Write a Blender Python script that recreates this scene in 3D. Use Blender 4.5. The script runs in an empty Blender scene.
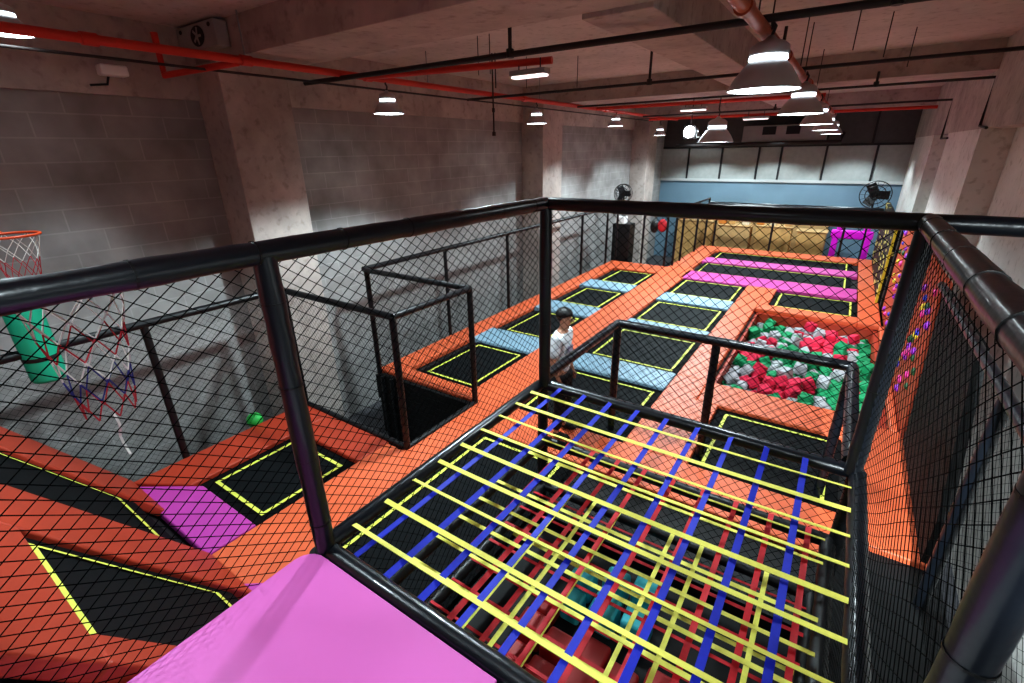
import bpy, math, random
from math import sin, cos, pi, radians, sqrt
from mathutils import Vector, Matrix
R = random.Random(7)
C = bpy.context.scene.collection
D = 1.515                     # deck lies this far below the platform
W, L, H = 2.366, 2.35, 1.6    # tower width, depth, rail height
FLOOR = -2.75
CEIL = 3.45
DZ = -D

# ------------------------------------------------------------------ materials
def new_mat(name):
    m = bpy.data.materials.new(name); m.use_nodes = True
    nt = m.node_tree; b = nt.nodes['Principled BSDF']
    return m, nt, b
def lin(c):
    return tuple(((v/255)/12.92 if v/255 <= .04045 else ((v/255+.055)/1.055)**2.4) for v in c) + (1,)
def mat(name, col, rough=.5, metal=0., noise=0., nscale=6., bump=0., bscale=60., spec=.5, coat=0.):
    m, nt, b = new_mat(name)
    c = lin(col)
    b.inputs['Roughness'].default_value = rough
    b.inputs['Metallic'].default_value = metal
    b.inputs['Specular IOR Level'].default_value = spec
    b.inputs['Coat Weight'].default_value = coat
    tc = nt.nodes.new('ShaderNodeTexCoord')
    n = nt.nodes.new('ShaderNodeTexNoise'); n.inputs['Scale'].default_value = nscale
    n.inputs['Detail'].default_value = 5
    nt.links.new(tc.outputs['Object'], n.inputs['Vector'])
    r = nt.nodes.new('ShaderNodeValToRGB')
    lo = tuple(v*(1-noise) for v in c[:3])+(1,); hi = tuple(min(1, v*(1+noise)) for v in c[:3])+(1,)
    r.color_ramp.elements[0].color = lo; r.color_ramp.elements[1].color = hi
    r.color_ramp.elements[0].position = .3; r.color_ramp.elements[1].position = .7
    nt.links.new(n.outputs['Fac'], r.inputs['Fac'])
    nt.links.new(r.outputs['Color'], b.inputs['Base Color'])
    if bump:
        n2 = nt.nodes.new('ShaderNodeTexNoise'); n2.inputs['Scale'].default_value = bscale
        nt.links.new(tc.outputs['Object'], n2.inputs['Vector'])
        bp = nt.nodes.new('ShaderNodeBump'); bp.inputs['Strength'].default_value = bump; bp.inputs['Distance'].default_value = .01
        nt.links.new(n2.outputs['Fac'], bp.inputs['Height']); nt.links.new(bp.outputs['Normal'], b.inputs['Normal'])
    return m
def emit(name, col, s):
    m, nt, b = new_mat(name)
    b.inputs['Base Color'].default_value = lin(col)
    b.inputs['Emission Color'].default_value = lin(col); b.inputs['Emission Strength'].default_value = s
    return m
def concrete(name, col, scale=1.2, dark=.25, board=None):
    m, nt, b = new_mat(name); b.inputs['Roughness'].default_value = .9
    c = lin(col)
    tc = nt.nodes.new('ShaderNodeTexCoord')
    n1 = nt.nodes.new('ShaderNodeTexNoise'); n1.inputs['Scale'].default_value = scale; n1.inputs['Detail'].default_value = 8; n1.inputs['Roughness'].default_value = .65
    nt.links.new(tc.outputs['Object'], n1.inputs['Vector'])
    r = nt.nodes.new('ShaderNodeValToRGB')
    r.color_ramp.elements[0].position = .32; r.color_ramp.elements[1].position = .68
    r.color_ramp.elements[0].color = tuple(v*(1-dark) for v in c[:3])+(1,)
    r.color_ramp.elements[1].color = tuple(min(1, v*(1+dark)) for v in c[:3])+(1,)
    nt.links.new(n1.outputs['Fac'], r.inputs['Fac'])
    n2 = nt.nodes.new('ShaderNodeTexNoise'); n2.inputs['Scale'].default_value = 9; n2.inputs['Detail'].default_value = 6
    nt.links.new(tc.outputs['Object'], n2.inputs['Vector'])
    r2 = nt.nodes.new('ShaderNodeValToRGB'); r2.color_ramp.elements[0].position = .28; r2.color_ramp.elements[1].position = .45
    r2.color_ramp.elements[0].color = (.72, .7, .68, 1); r2.color_ramp.elements[1].color = (1, 1, 1, 1)
    nt.links.new(n2.outputs['Fac'], r2.inputs['Fac'])
    mx = nt.nodes.new('ShaderNodeMix'); mx.data_type = 'RGBA'; mx.blend_type = 'MULTIPLY'; mx.inputs[0].default_value = 1
    nt.links.new(r.outputs['Color'], mx.inputs[6]); nt.links.new(r2.outputs['Color'], mx.inputs[7])
    nt.links.new(mx.outputs[2], b.inputs['Base Color'])
    bp = nt.nodes.new('ShaderNodeBump'); bp.inputs['Strength'].default_value = .25; bp.inputs['Distance'].default_value = .02
    nt.links.new(n2.outputs['Fac'], bp.inputs['Height']); nt.links.new(bp.outputs['Normal'], b.inputs['Normal'])
    return m
def block_mat(name):
    m, nt, b = new_mat(name); b.inputs['Roughness'].default_value = .92
    tc = nt.nodes.new('ShaderNodeTexCoord')
    sp = nt.nodes.new('ShaderNodeSeparateXYZ'); cb = nt.nodes.new('ShaderNodeCombineXYZ')
    nt.links.new(tc.outputs['Object'], sp.inputs[0])
    nt.links.new(sp.outputs['Y'], cb.inputs['X']); nt.links.new(sp.outputs['Z'], cb.inputs['Y'])
    br = nt.nodes.new('ShaderNodeTexBrick')
    br.inputs['Scale'].default_value = 1; br.inputs['Brick Width'].default_value = .62; br.inputs['Row Height'].default_value = .245
    br.inputs['Mortar Size'].default_value = .009; br.inputs['Mortar Smooth'].default_value = .3; br.inputs['Bias'].default_value = 0
    br.inputs['Color1'].default_value = lin((158, 157, 156)); br.inputs['Color2'].default_value = lin((150, 148, 147))
    br.inputs['Mortar'].default_value = lin((168, 167, 166))
    nt.links.new(cb.outputs[0], br.inputs['Vector'])
    n1 = nt.nodes.new('ShaderNodeTexNoise'); n1.inputs['Scale'].default_value = 2.2; n1.inputs['Detail'].default_value = 8
    nt.links.new(tc.outputs['Object'], n1.inputs['Vector'])
    r = nt.nodes.new('ShaderNodeValToRGB'); r.color_ramp.elements[0].color = (.72, .71, .7, 1); r.color_ramp.elements[1].color = (1.1, 1.1, 1.1, 1)
    r.color_ramp.elements[0].position = .3; r.color_ramp.elements[1].position = .7
    nt.links.new(n1.outputs['Fac'], r.inputs['Fac'])
    mx = nt.nodes.new('ShaderNodeMix'); mx.data_type = 'RGBA'; mx.blend_type = 'MULTIPLY'; mx.inputs[0].default_value = 1
    nt.links.new(br.outputs['Color'], mx.inputs[6]); nt.links.new(r.outputs['Color'], mx.inputs[7])
    nt.links.new(mx.outputs[2], b.inputs['Base Color'])
    bp = nt.nodes.new('ShaderNodeBump'); bp.inputs['Strength'].default_value = .3; bp.inputs['Distance'].default_value = .01
    nt.links.new(n1.outputs['Fac'], bp.inputs['Height']); nt.links.new(bp.outputs['Normal'], b.inputs['Normal'])
    return m
M = dict(
    block=block_mat('grey_block_wall'),
    conc=concrete('raw_concrete', (174, 164, 158)),
    slab=concrete('ceiling_concrete', (196, 186, 181), .8, .15),
    beam=concrete('beam_concrete', (176, 163, 157), 1.5, .2),
    rwall=concrete('right_wall_plaster', (214, 210, 205), .7, .12),
    floor=concrete('floor_concrete', (70, 70, 74), .7, .2),
    panel=mat('far_panel', (168, 174, 172), .75, noise=.08),
    darkpanel=mat('far_dark_panel', (88, 86, 88), .8, noise=.1),
    bluewall=mat('far_blue_wall', (112, 140, 158), .7, noise=.06, nscale=1.5),
    mull=mat('dark_mullion', (38, 38, 42), .5),
    whitetrim=mat('pale_trim', (190, 195, 195), .6),
    vinyl=mat('black_vinyl', (16, 20, 27), .32, noise=.15, nscale=5, bump=.25, bscale=16, coat=.15),
    vinyl2=mat('black_vinyl_matt', (17, 18, 21), .42, noise=.2, bump=.2, bscale=25),
    tie=mat('cable_tie', (8, 8, 9), .4),
    net=mat('net_cord', (5, 6, 7), .9, spec=.1),
    finenet=mat('fine_net_cord', (10, 12, 14), .9, spec=.1),
    bed=mat('jump_mat', (9, 13, 16), .7, noise=.25, nscale=60, spec=.18),
    margin=mat('spring_cover', (6, 7, 9), .8, spec=.15),
    tape=mat('yellow_tape', (214, 218, 92), .6),
    orange=mat('orange_vinyl', (212, 100, 62), .48, noise=.08, nscale=2.5, bump=.06, bscale=7),
    climb=mat('climbing_orange', (176, 74, 44), .55, noise=.15, nscale=3),
    orange_dim=mat('orange_vinyl_dim', (166, 58, 34), .5, noise=.1, nscale=2.5, bump=.06, bscale=7),  # same orange vinyl with the dimmer light put into the colour
    blue=mat('pale_blue_vinyl', (128, 158, 176), .5, noise=.06, nscale=2.5, bump=.06, bscale=7),
    pinkpad=mat('pink_vinyl_pad', (198, 72, 152), .5, noise=.06, nscale=2.5, bump=.06, bscale=7),
    magenta=mat('magenta_vinyl_pad', (180, 64, 158), .5, noise=.06, nscale=2.5),
    pink=mat('pink_soft_mat', (208, 100, 180), .55, noise=.035, nscale=1.6),
    white=mat('white_mat', (228, 228, 228), .6),
    skirt=mat('black_skirt', (8, 9, 11), .7, noise=.3),
    yel=mat('yellow_webbing', (240, 234, 108), .62, noise=.06, nscale=40),
    blu=mat('blue_webbing', (16, 36, 178), .6, noise=.08, nscale=40),
    red=mat('red_webbing', (196, 24, 40), .6, noise=.08, nscale=40),
    redmat=mat('red_vinyl_block', (178, 40, 40), .5),
    teal=mat('teal_vinyl_block', (70, 196, 208), .5),
    cgreen=mat('green_foam', (24, 142, 92), .85, noise=.12, nscale=14, bump=.2, bscale=70),
    cred=mat('red_foam', (206, 38, 74), .85, noise=.12, nscale=14, bump=.2, bscale=70),
    cgrey=mat('grey_foam', (168, 172, 176), .85, noise=.1, nscale=14, bump=.2, bscale=70),
    pipe=mat('red_pipe_paint', (196, 52, 34), .45, noise=.1, nscale=3),
    copper=mat('rust_orange_pipe', (176, 84, 54), .42, noise=.25, nscale=5),
    conduit=mat('dark_conduit', (44, 38, 38), .55, noise=.15),
    steel=mat('galvanised_steel', (150, 150, 150), .4, metal=.8),
    shade=mat('grey_lamp_shade', (190, 188, 190), .4, metal=.25),
    lens=emit('lamp_lens', (232, 246, 250), 14),
    glow=emit('lamp_collar_glow', (225, 238, 245), 5),
    tube=emit('tube_lens', (236, 222, 222), 2.0),
    spotem=emit('floodlight_lens', (245, 250, 255), 45),
    greybox=mat('pale_grey_metal', (158, 158, 158), .5, noise=.05),
    dark=mat('dark_plastic', (18, 18, 20), .5),
    hoop=mat('hoop_orange', (214, 82, 40), .45),
    cordw=mat('white_net_cord', (215, 212, 208), .8),
    cordr=mat('red_net_cord', (172, 40, 52), .8),
    cordb=mat('blue_net_cord', (46, 50, 120), .8),
    tealpad=mat('green_post_pad', (24, 172, 136), .5, noise=.06),
    ball=mat('green_ball', (48, 190, 84), .45),
    purple=mat('purple_hold', (150, 44, 190), .5), hblue=mat('blue_hold', (44, 60, 190), .5),
    hgreen=mat('dark_green_hold', (40, 84, 50), .5), hpink=mat('pink_hold', (226, 60, 150), .5), hyel=mat('yellow_hold', (222, 196, 60), .5),
    fuchsia=mat('fuchsia_plastic', (240, 36, 226), .35),
    wood=mat('pale_plywood', (206, 164, 104), .6, noise=.2, nscale=4),
    tan=mat('tan_fabric', (196, 160, 110), .8, noise=.15), orangebox=mat('amber_plastic', (206, 132, 58), .6), cream=mat('cream_paint', (222, 214, 190), .6),
    redbag=mat('red_cloth', (178, 34, 44), .8),
    skin=mat('skin', (186, 136, 112), .55), hair=mat('black_hair', (16, 14, 14), .5, bump=.5, bscale=120),
    shirt=mat('white_cotton', (218, 224, 230), .85, noise=.04), pants=mat('dark_trousers', (24, 24, 28), .8),
    print_=mat('grey_print', (150, 146, 168), .85), shoe=mat('dark_shoe', (18, 18, 20), .6), eye=mat('eye_dark', (20, 14, 12), .3), lip=mat('lip', (140, 80, 76), .5),
)
def bw_mat():
    m, nt, b = new_mat('black_yellow_flecks')
    tc = nt.nodes.new('ShaderNodeTexCoord'); mp = nt.nodes.new('ShaderNodeMapping'); mp.inputs['Scale'].default_value = (1, .55, 2.0)
    v = nt.nodes.new('ShaderNodeTexVoronoi'); v.inputs['Scale'].default_value = 3.2
    nt.links.new(tc.outputs['Object'], mp.inputs[0]); nt.links.new(mp.outputs[0], v.inputs['Vector'])
    r = nt.nodes.new('ShaderNodeValToRGB'); r.color_ramp.interpolation = 'CONSTANT'
    r.color_ramp.elements[0].color = lin((214, 200, 110)); r.color_ramp.elements[1].color = lin((6, 6, 6)); r.color_ramp.elements[1].position = .3
    nt.links.new(v.outputs['Distance'], r.inputs['Fac']); nt.links.new(r.outputs['Color'], b.inputs['Base Color'])
    b.inputs['Roughness'].default_value = .6
    return m
M['flecks'] = bw_mat()

# ------------------------------------------------------------------ mesh helpers
class MB:
    def __init__(s): s.v = []; s.f = []; s.smooth = False
    def add(s, vs, fs):
        o = len(s.v); s.v += [tuple(v) for v in vs]; s.f += [tuple(i+o for i in f) for f in fs]; return s
    def box(s, a, b, rz=None, c=None):
        x0, y0, z0 = a; x1, y1, z1 = b
        vs = [(x0,y0,z0),(x1,y0,z0),(x1,y1,z0),(x0,y1,z0),(x0,y0,z1),(x1,y0,z1),(x1,y1,z1),(x0,y1,z1)]
        if rz: vs = [tuple(rz @ (Vector(v)-Vector(c)) + Vector(c)) for v in vs]
        return s.add(vs, [(0,3,2,1),(4,5,6,7),(0,1,5,4),(1,2,6,5),(2,3,7,6),(3,0,4,7)])
    def tube(s, pts, r, n=14, cap=True, rf=None):
        pts = [Vector(p) for p in pts]; o = len(s.v); ref = None
        for i, p in enumerate(pts):
            a = pts[max(0, i-1)]; b = pts[min(len(pts)-1, i+1)]
            t = (b-a).normalized()
            if ref is None:
                ref = Vector((0,0,1)) if abs(t.z) < .9 else Vector((1,0,0))
            u = (ref - t*ref.dot(t)).normalized(); ref = u; w = t.cross(u)
            rr = rf(i) if rf else r
            for k in range(n):
                th = 2*pi*k/n; s.v.append(tuple(p+(u*cos(th)+w*sin(th))*rr))
        for i in range(len(pts)-1):
            for k in range(n):
                s.f.append((o+i*n+k, o+i*n+(k+1)%n, o+(i+1)*n+(k+1)%n, o+(i+1)*n+k))
        if cap:
            s.f.append(tuple(o+k for k in reversed(range(n)))); s.f.append(tuple(o+(len(pts)-1)*n+k for k in range(n)))
        return s
    def lathe(s, c, prof, n=32, ax=None):
        o = len(s.v); c = Vector(c)
        for (r, z) in prof:
            for k in range(n):
                th = 2*pi*k/n; v = Vector((r*cos(th), r*sin(th), z))
                if ax: v = ax @ v
                s.v.append(tuple(c+v))
        for i in range(len(prof)-1):
            for k in range(n):
                s.f.append((o+i*n+k, o+i*n+(k+1)%n, o+(i+1)*n+(k+1)%n, o+(i+1)*n+k))
        return s
    def disc(s, c, r, n=32, up=False):
        o = len(s.v); s.v += [(c[0]+r*cos(2*pi*k/n), c[1]+r*sin(2*pi*k/n), c[2]) for k in range(n)]
        s.f.append(tuple(o+k for k in (range(n) if up else reversed(range(n))))); return s
    def ball(s, c, r, nu=20, nv=12, sc=(1,1,1)):
        prof = [(max(1e-4, r*sin(pi*i/nv)), -r*cos(pi*i/nv)) for i in range(nv+1)]
        o = len(s.v); s.lathe((0,0,0), prof, nu)
        for i in range(o, len(s.v)):
            v = s.v[i]; s.v[i] = (c[0]+v[0]*sc[0], c[1]+v[1]*sc[1], c[2]+v[2]*sc[2])
        return s
    def mesh(s, name, m, smooth=False):
        me = bpy.data.meshes.new(name); me.from_pydata(s.v, [], s.f); me.update()
        for x in (m if isinstance(m, (list, tuple)) else [m]): me.materials.append(x)
        if smooth:
            for p in me.polygons: p.use_smooth = True
        return me
    def build(s, name, m, parent=None, smooth=False, bevel=0, seg=2):
        o = bpy.data.objects.new(name, s.mesh(name, m, smooth)); C.objects.link(o)
        if parent: o.parent = parent; o.matrix_parent_inverse = parent.matrix_world.inverted() if False else Matrix.Translation(-parent.location)
        if bevel:
            b = o.modifiers.new('bevel', 'BEVEL'); b.width = bevel; b.segments = seg; b.limit_method = 'ANGLE'
            for p in o.data.polygons: p.use_smooth = True
            w = o.modifiers.new('wn', 'WEIGHTED_NORMAL')
        return o
def autosmooth(o):
    for p in o.data.polygons: p.use_smooth = True
    try:
        o.data.set_sharp_from_angle(angle=radians(40))
    except Exception: pass
    return o
def tag(o, label=None, cat=None, group=None, kind=None):
    if label: o['label'] = label
    if cat: o['category'] = cat
    if group: o['group'] = group
    if kind: o['kind'] = kind
    return o
def thing(name, label, cat, loc=(0,0,0), group=None):
    o = bpy.data.objects.new(name, None); C.objects.link(o); o.location = loc; o.empty_display_size = .1
    return tag(o, label, cat, group)
def struct(name, mb, m, label=None, cat=None, bevel=0):
    o = mb.build(name, m, bevel=bevel); o['kind'] = 'structure'
    if label: o['label'] = label
    if cat: o['category'] = cat
    return o
def copy_tree(o, parent=None):
    c = o.copy(); C.objects.link(c)
    if parent: c.parent = parent
    for ch in o.children: copy_tree(ch, c)
    return c
def bx(a, b): return MB().box(a, b)

def net(mb, o, u, v, lu, lv, cell, diamond=True, r=.0022, sag=None, asp=1.0, rv=None):
    """knotted net in the rectangle o + u*[0,lu] + v*[0,lv]; cell = diagonal (diamond) or mesh side"""
    o, u, v = Vector(o), Vector(u).normalized(), Vector(v).normalized(); n = u.cross(v)
    u = u*asp; lu = lu/asp
    def seg(p, q, r=r):
        k = 1 if sag is None else max(2, int((Vector(q)-Vector(p)).length/.12))
        pts = []
        for i in range(k+1):
            a = p[0]+(q[0]-p[0])*i/k; b = p[1]+(q[1]-p[1])*i/k
            d = sag(a, b) if sag else (0, 0, 0)
            pts.append(o+u*(a+d[0])+v*(b+d[1])+n*d[2])
        mb.tube(pts, r, 3, cap=False)
    if diamond:
        N = int((lu+lv)/cell)+1
        for i in range(1, N):
            c = i*cell
            a0, a1 = max(0, c-lv), min(lu, c)
            if a1 > a0: seg((a0, c-a0), (a1, c-a1))
            c2 = i*cell-lv
            a0, a1 = max(0, c2), min(lu, c2+lv)
            if a1 > a0: seg((a0, a0-c2), (a1, a1-c2))
    else:
        for i in range(1, int(lu/cell)+1): 
            if i*cell < lu: seg((i*cell, 0), (i*cell, lv), rv or r)
        for i in range(1, int(lv/cell)+1):
            if i*cell < lv: seg((0, i*cell), (lu, i*cell))
    return mb
def padded(p, q, r, k=None, seed=0):
    """foam sleeve around a bar: slight lumps along its length"""
    rr = random.Random(seed); p, q = Vector(p), Vector(q)
    n = max(4, int((q-p).length/.09)); mb = MB()
    rs = [r*(1+rr.uniform(-.05, .05)) for _ in range(n+1)]
    rs[0] *= .96; rs[-1] *= .96
    mb.tube([p.lerp(q, i/n) for i in range(n+1)], r, 18, rf=lambda i: rs[i]); return mb
def ties(p, q, r, step, o, parent):
    p, q = Vector(p), Vector(q); n = max(1, int((q-p).length/step)); t = (q-p).normalized()
    for i in range(n):
        c = p.lerp(q, (i+.5)/n); e = MB().tube([c-t*.004, c+t*.004], r*1.05, 16).build('cable_tie', M['tie'])
        e.parent = o

# ------------------------------------------------------------------ the room
XW, XR, YF, YN = -5.2, 3.5, 21.5, -3.4
struct('floor', bx((XW-.3, YN, FLOOR-.1), (XR+1, YF+.3, FLOOR)), M['floor'])
struct('wall_left', bx((XW-.2, YN, FLOOR), (XW, YF+.2, 2.66)), M['block'])
struct('trim_1', bx((XW-.2, YN, 2.66), (XW+.06, YF+.2, CEIL)), M['conc'], 'bare concrete beam running along the top of the grey block wall', 'beam')
struct('ceiling', bx((XW-.2, YN, CEIL), (XR+.6, YF+.2, CEIL+.2)), M['slab'])
# right wall: beam band flush with the pillars, recessed lower wall
struct('wall_right', bx((XR+.4, YN, FLOOR), (XR+.6, YF+.2, 2.2)), M['rwall'])
struct('trim_2', bx((XR, YN, 2.2), (XR+.6, YF+.2, CEIL)), M['conc'], 'wide bare concrete band along the top of the right wall', 'beam')
n = 0
for nm, y0, y1, lab in (('pillar', 9.8, 13.4, 'broad pale pillar on the right wall'),):
    struct(nm, bx((XR, y0, FLOOR), (XR+.45, y1, 2.2)), M['rwall'], lab, 'pillar')
struct('pillar.002', bx((XR+.02, 16.2, FLOOR), (XR+.45, YF, 2.2)), M['rwall'], 'pale pillar in the far right corner', 'pillar')
for nm, y0, y1, lab in (('pillar.003', 2.33, 3.23, 'square concrete pillar against the block wall, nearest the camera'),
                        ('pillar.004', 9.95, 10.95, 'square concrete pillar halfway along the block wall'),
                        ('pillar.005', 17.6, 18.6, 'square concrete pillar near the far end of the block wall')):
    struct(nm, bx((XW, y0, FLOOR), (-4.56, y1, 3.06)), M['conc'], lab, 'pillar', bevel=.015)
for i, (y0, y1) in enumerate(((2.38, 3.25), (9.95, 10.9), (17.6, 18.5))):
    struct('trim_%d' % (i+3), bx((XW, y0, (3.06, 3.03, 3.0)[i]), (XR+.2, y1, CEIL+.02)), M['beam'], 'concrete ceiling beam crossing the hall, %s' % ('nearest', 'the middle one', 'the far one')[i], 'beam', bevel=.012)
struct('trim_6', bx((-.2, 3.25, 3.02), (.43, YF, CEIL+.02)), M['beam'], 'long concrete ceiling beam running down the length of the hall', 'beam', bevel=.012)
# far wall: dark upper part, pale panels with mullions, blue-grey lower band
struct('wall_far', bx((XW, YF, FLOOR), (XR+.6, YF+.2, .72)), M['bluewall'])
struct('wall_far.001', bx((XW, YF, .72), (XR+.6, YF+.2, 2.0)), M['panel'])
struct('wall_far.002', bx((XW, YF-.02, 2.0), (XR+.6, YF+.2, CEIL)), M['darkpanel'])
struct('trim_7', bx((XW, YF-.07, .66), (XR+.6, YF, .76)), M['whitetrim'], 'pale ledge between the blue band and the panels on the far wall', 'ledge')
struct('trim_8', bx((XW, YF-.06, 1.98), (XR+.6, YF, 2.06)), M['mull'], 'dark rail above the pale panels on the far wall', 'rail')
for i, x in enumerate((-4.1, -2.75, -1.35, -.55, .95, 2.5)):
    struct('trim_%d' % (9+i), bx((x, YF-.05, .76), (x+.07, YF, 1.98)), M['mull'], 'dark upright between the pale panels on the far wall', 'mullion').__setitem__('group', 'dark uprights on the far wall')
for i, x in enumerate((.9, 2.3)):
    struct('trim_%d' % (15+i), bx((x, YF-.07, 2.06), (x+.07, YF-.02, CEIL)), M['mull'], 'dark upright on the dark upper part of the far wall', 'mullion').__setitem__('group', 'dark uprights high on the far wall')

# ------------------------------------------------------------------ trampoline deck
PADZ = DZ+.045
dk = MB()
dk.box((-4.2, .12, DZ-.5), (-2.1, 2.35, DZ-.06)).box((-4.2, 3.72, DZ-.5), (-2.3, 13.95, DZ-.06)).box((-2.1, .12, DZ-.5), (-.02, 6.3, DZ-.06)).box((-.02, 2.4, DZ-.5), (3.1, 6.3, DZ-.06))
dk.box((-2.3, 6.3, DZ-.5), (.75, 18.15, DZ-.06)).box((.75, 10.75, DZ-.5), (3.1, 18.15, DZ-.06)).box((3.05, 6.3, DZ-.5), (3.12, 10.75, DZ-.06)).box((W+.06, -3., DZ-.5), (3.1, 2.4, DZ-.06))
tag(dk.build('deck_boarding', M['skirt']), 'black boarded deck frame carrying the trampolines and pads', 'deck')
sk = MB()
sk.box((-4.22, .12, FLOOR), (-4.16, 2.35, DZ-.06)).box((-4.16, 2.3, FLOOR), (-2.1, 2.36, DZ-.0)).box((-4.05, 3.7, FLOOR), (-2.06, 3.78, DZ)).box((-2.12, 2.35, FLOOR), (-2.06, 3.72, DZ))
sk.box((-4.22, 3.78, FLOOR), (-4.16, 13.95, DZ-.06)).box((-4.2, 13.9, FLOOR), (-2.3, 13.96, DZ-.06)).box((-2.3, 18.1, FLOOR), (3.1, 18.16, DZ-.06)).box((-2.32, 13.95, FLOOR), (-2.26, 18.1, DZ-.06))
tag(sk.build('deck_skirt', M['skirt']), 'black skirt boards closing the sides of the raised deck', 'skirt')

def tape_frame(mb, x0, x1, y0, y1, w, f):
    def quad(a, b, c, d): mb.add([f(*a), f(*b), f(*c), f(*d)], [(0,1,2,3)])
    dash = .0
    quad((x0,y0),(x1,y0),(x1,y0+w),(x0,y0+w)); quad((x0,y1-w),(x1,y1-w),(x1,y1),(x0,y1))
    quad((x0,y0+w),(x0+w,y0+w),(x0+w,y1-w),(x0,y1-w)); quad((x1-w,y0+w),(x1,y0+w),(x1,y1-w),(x1-w,y1-w))
def trampoline(x0, x1, y0, y1, label, group, f=None, inset=.12, w=.04):
    """x0..y1 is the black opening; the tape runs inset inside it"""
    t = thing('trampoline', label, 'trampoline', (0,0,0) if f else ((x0+x1)/2, (y0+y1)/2, DZ), group)
    g = f or (lambda x, y, z=0: (x, y, DZ+z))
    cover = MB(); 
    for (a,b,c,d) in ((x0,x1,y0,y0+inset),(x0,x1,y1-inset,y1),(x0,x0+inset,y0+inset,y1-inset),(x1-inset,x1,y0+inset,y1-inset)):
        cover.add([g(a,c,-.01),g(b,c,-.01),g(b,d,-.01),g(a,d,-.01)], [(0,1,2,3)])
    cover.build('spring_cover', M['margin'], t)
    bed = MB(); nx = ny = 10
    vs = []; 
    for j in range(ny+1):
        for i in range(nx+1):
            a, b = i/nx, j/ny; vs.append(g(x0+inset+(x1-x0-2*inset)*a, y0+inset+(y1-y0-2*inset)*b, -.025*(1-(2*a-1)**4)*(1-(2*b-1)**4)-.004))
    bed.add(vs, [(j*(nx+1)+i, j*(nx+1)+i+1, (j+1)*(nx+1)+i+1, (j+1)*(nx+1)+i) for j in range(ny) for i in range(nx)])
    bed.build('jumping_bed', M['bed'], t, smooth=True)
    tp = MB(); tape_frame(tp, x0+inset, x1-inset, y0+inset, y1-inset, w, lambda x, y: g(x, y, .004))
    tp.build('boundary_tape', M['tape'], t)['label'] = 'yellow tape line around the bed'
    return t
LX0, LX1, CX0, CX1 = -3.55, -2.32, -1.49, .22
lg, cg = 'trampolines of the left row', 'trampolines of the middle row'
for (y0, y1), lab in (((.57, 1.83), 'black trampoline beside the magenta pad, nearest of the left row'), ((4.08, 5.77), 'black trampoline just past the square cage in the left row'),
                      ((6.5, 8.17), 'black trampoline third from the near end of the left row, behind the person'), ((8.9, 10.55), 'black trampoline fourth from the near end of the left row'), ((11.28, 12.93), 'black trampoline at the far end of the left row')):
    trampoline(LX0, LX1, y0, y1, lab, lg)
for (y0, y1, x1), lab in (((.7, 3.26, -.1), 'black trampoline in the middle row half under the strap tower'), ((3.95, 5.68, CX1), 'black trampoline in the middle row under the open black frame'),
                      ((6.32, 8.06, CX1), 'black trampoline in the middle row just past the open black frame'), ((8.6, 10.33, CX1), 'black trampoline second past the open black frame in the middle row'), ((11.02, 12.77, CX1), 'black trampoline at the far end of the middle row against a pink pad')):
    trampoline(CX0, x1, y0, y1, lab, cg)
trampoline(1.03, 2.53, 3.95, 5.58, 'black trampoline between the foam pit and the strap tower', 'trampolines on the right')
trampoline(.93, 2.68, 11.17, 12.66, 'black trampoline between the foam pit and the pink pad', 'trampolines on the right')
trampoline(-1.5, 2.52, 13.76, 15.28, 'wide black trampoline between the two pink pads', 'wide trampolines at the far end')
trampoline(-1.5, 2.52, 16.0, 17.35, 'wide black trampoline at the far end of the deck beyond both pink pads', 'wide trampolines at the far end')
# pads
def pad(name, x0, x1, y0, y1, m, label, cat='pad', group=None, z0=DZ-.06, z1=PADZ, n=1, along='y'):
    """cushioned top: gently domed, rounded edges"""
    o = bx((x0, y0, z0), (x1, y1, z1)).build(name, m, bevel=.022, seg=3)
    return tag(o, label, cat, group)
bg = 'pale blue cross pads'
for k, (y0, y1) in enumerate(((5.77, 6.5), (8.17, 8.9), (10.55, 11.28))):
    pad('divider_pad', -3.72, LX1+.02, y0, y1, M['blue'], 'pale blue padded strip across the left trampoline row, ' + ('nearest the square cage', 'second from the square cage', 'the far one')[k], group=bg)
for k, (y0, y1) in enumerate(((5.68, 6.32), (8.06, 8.6), (10.33, 11.02))):
    pad('divider_pad', CX0+.01, CX1-.01, y0, y1, M['blue'], 'pale blue strip across the middle row, ' + ('under the rail of the open black frame', 'second past the tower', 'the far one')[k], group=bg)
pad('divider_pad', -1.6, 2.66, 12.77, 13.76, M['pinkpad'], 'long pink pad across the deck, the nearer of two', group='long pink pads')
pad('divider_pad', -1.6, 2.66, 15.28, 16.0, M['pinkpad'], 'long pink pad across the deck, the farther of two', group='long pink pads')
def polypad(name, pts, m, label, z1=PADZ, group=None):
    n = len(pts); mb = MB()
    mb.add([(x, y, DZ-.06) for x, y in pts]+[(x, y, z1) for x, y in pts], [tuple(reversed(range(n))), tuple(range(n, 2*n))]+[(i, (i+1) % n, n+(i+1) % n, n+i) for i in range(n)])
    return tag(mb.build(name, m, bevel=.02, seg=3), label, 'pad', group)
polypad('corner_pad', [(-4.12, .1), (-2.32, .1), (-2.32, .57), (-3.42, .57)], M['magenta'], 'magenta pad at the foot of the left sloped trampoline')
polypad('corner_pad', [(-1.78, .08), (-.12, .08), (-.12, .7), (-1.48, .7), (-1.48, .3)], M['magenta'], 'magenta pad at the foot of the slope beside the pink platform', z1=PADZ+.006)
og = 'orange deck pads'
def opad(x0, x1, y0, y1, label, name='deck_pad', m='orange'): return pad(name, x0, x1, y0, y1, M[m], label, group=og)
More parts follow.
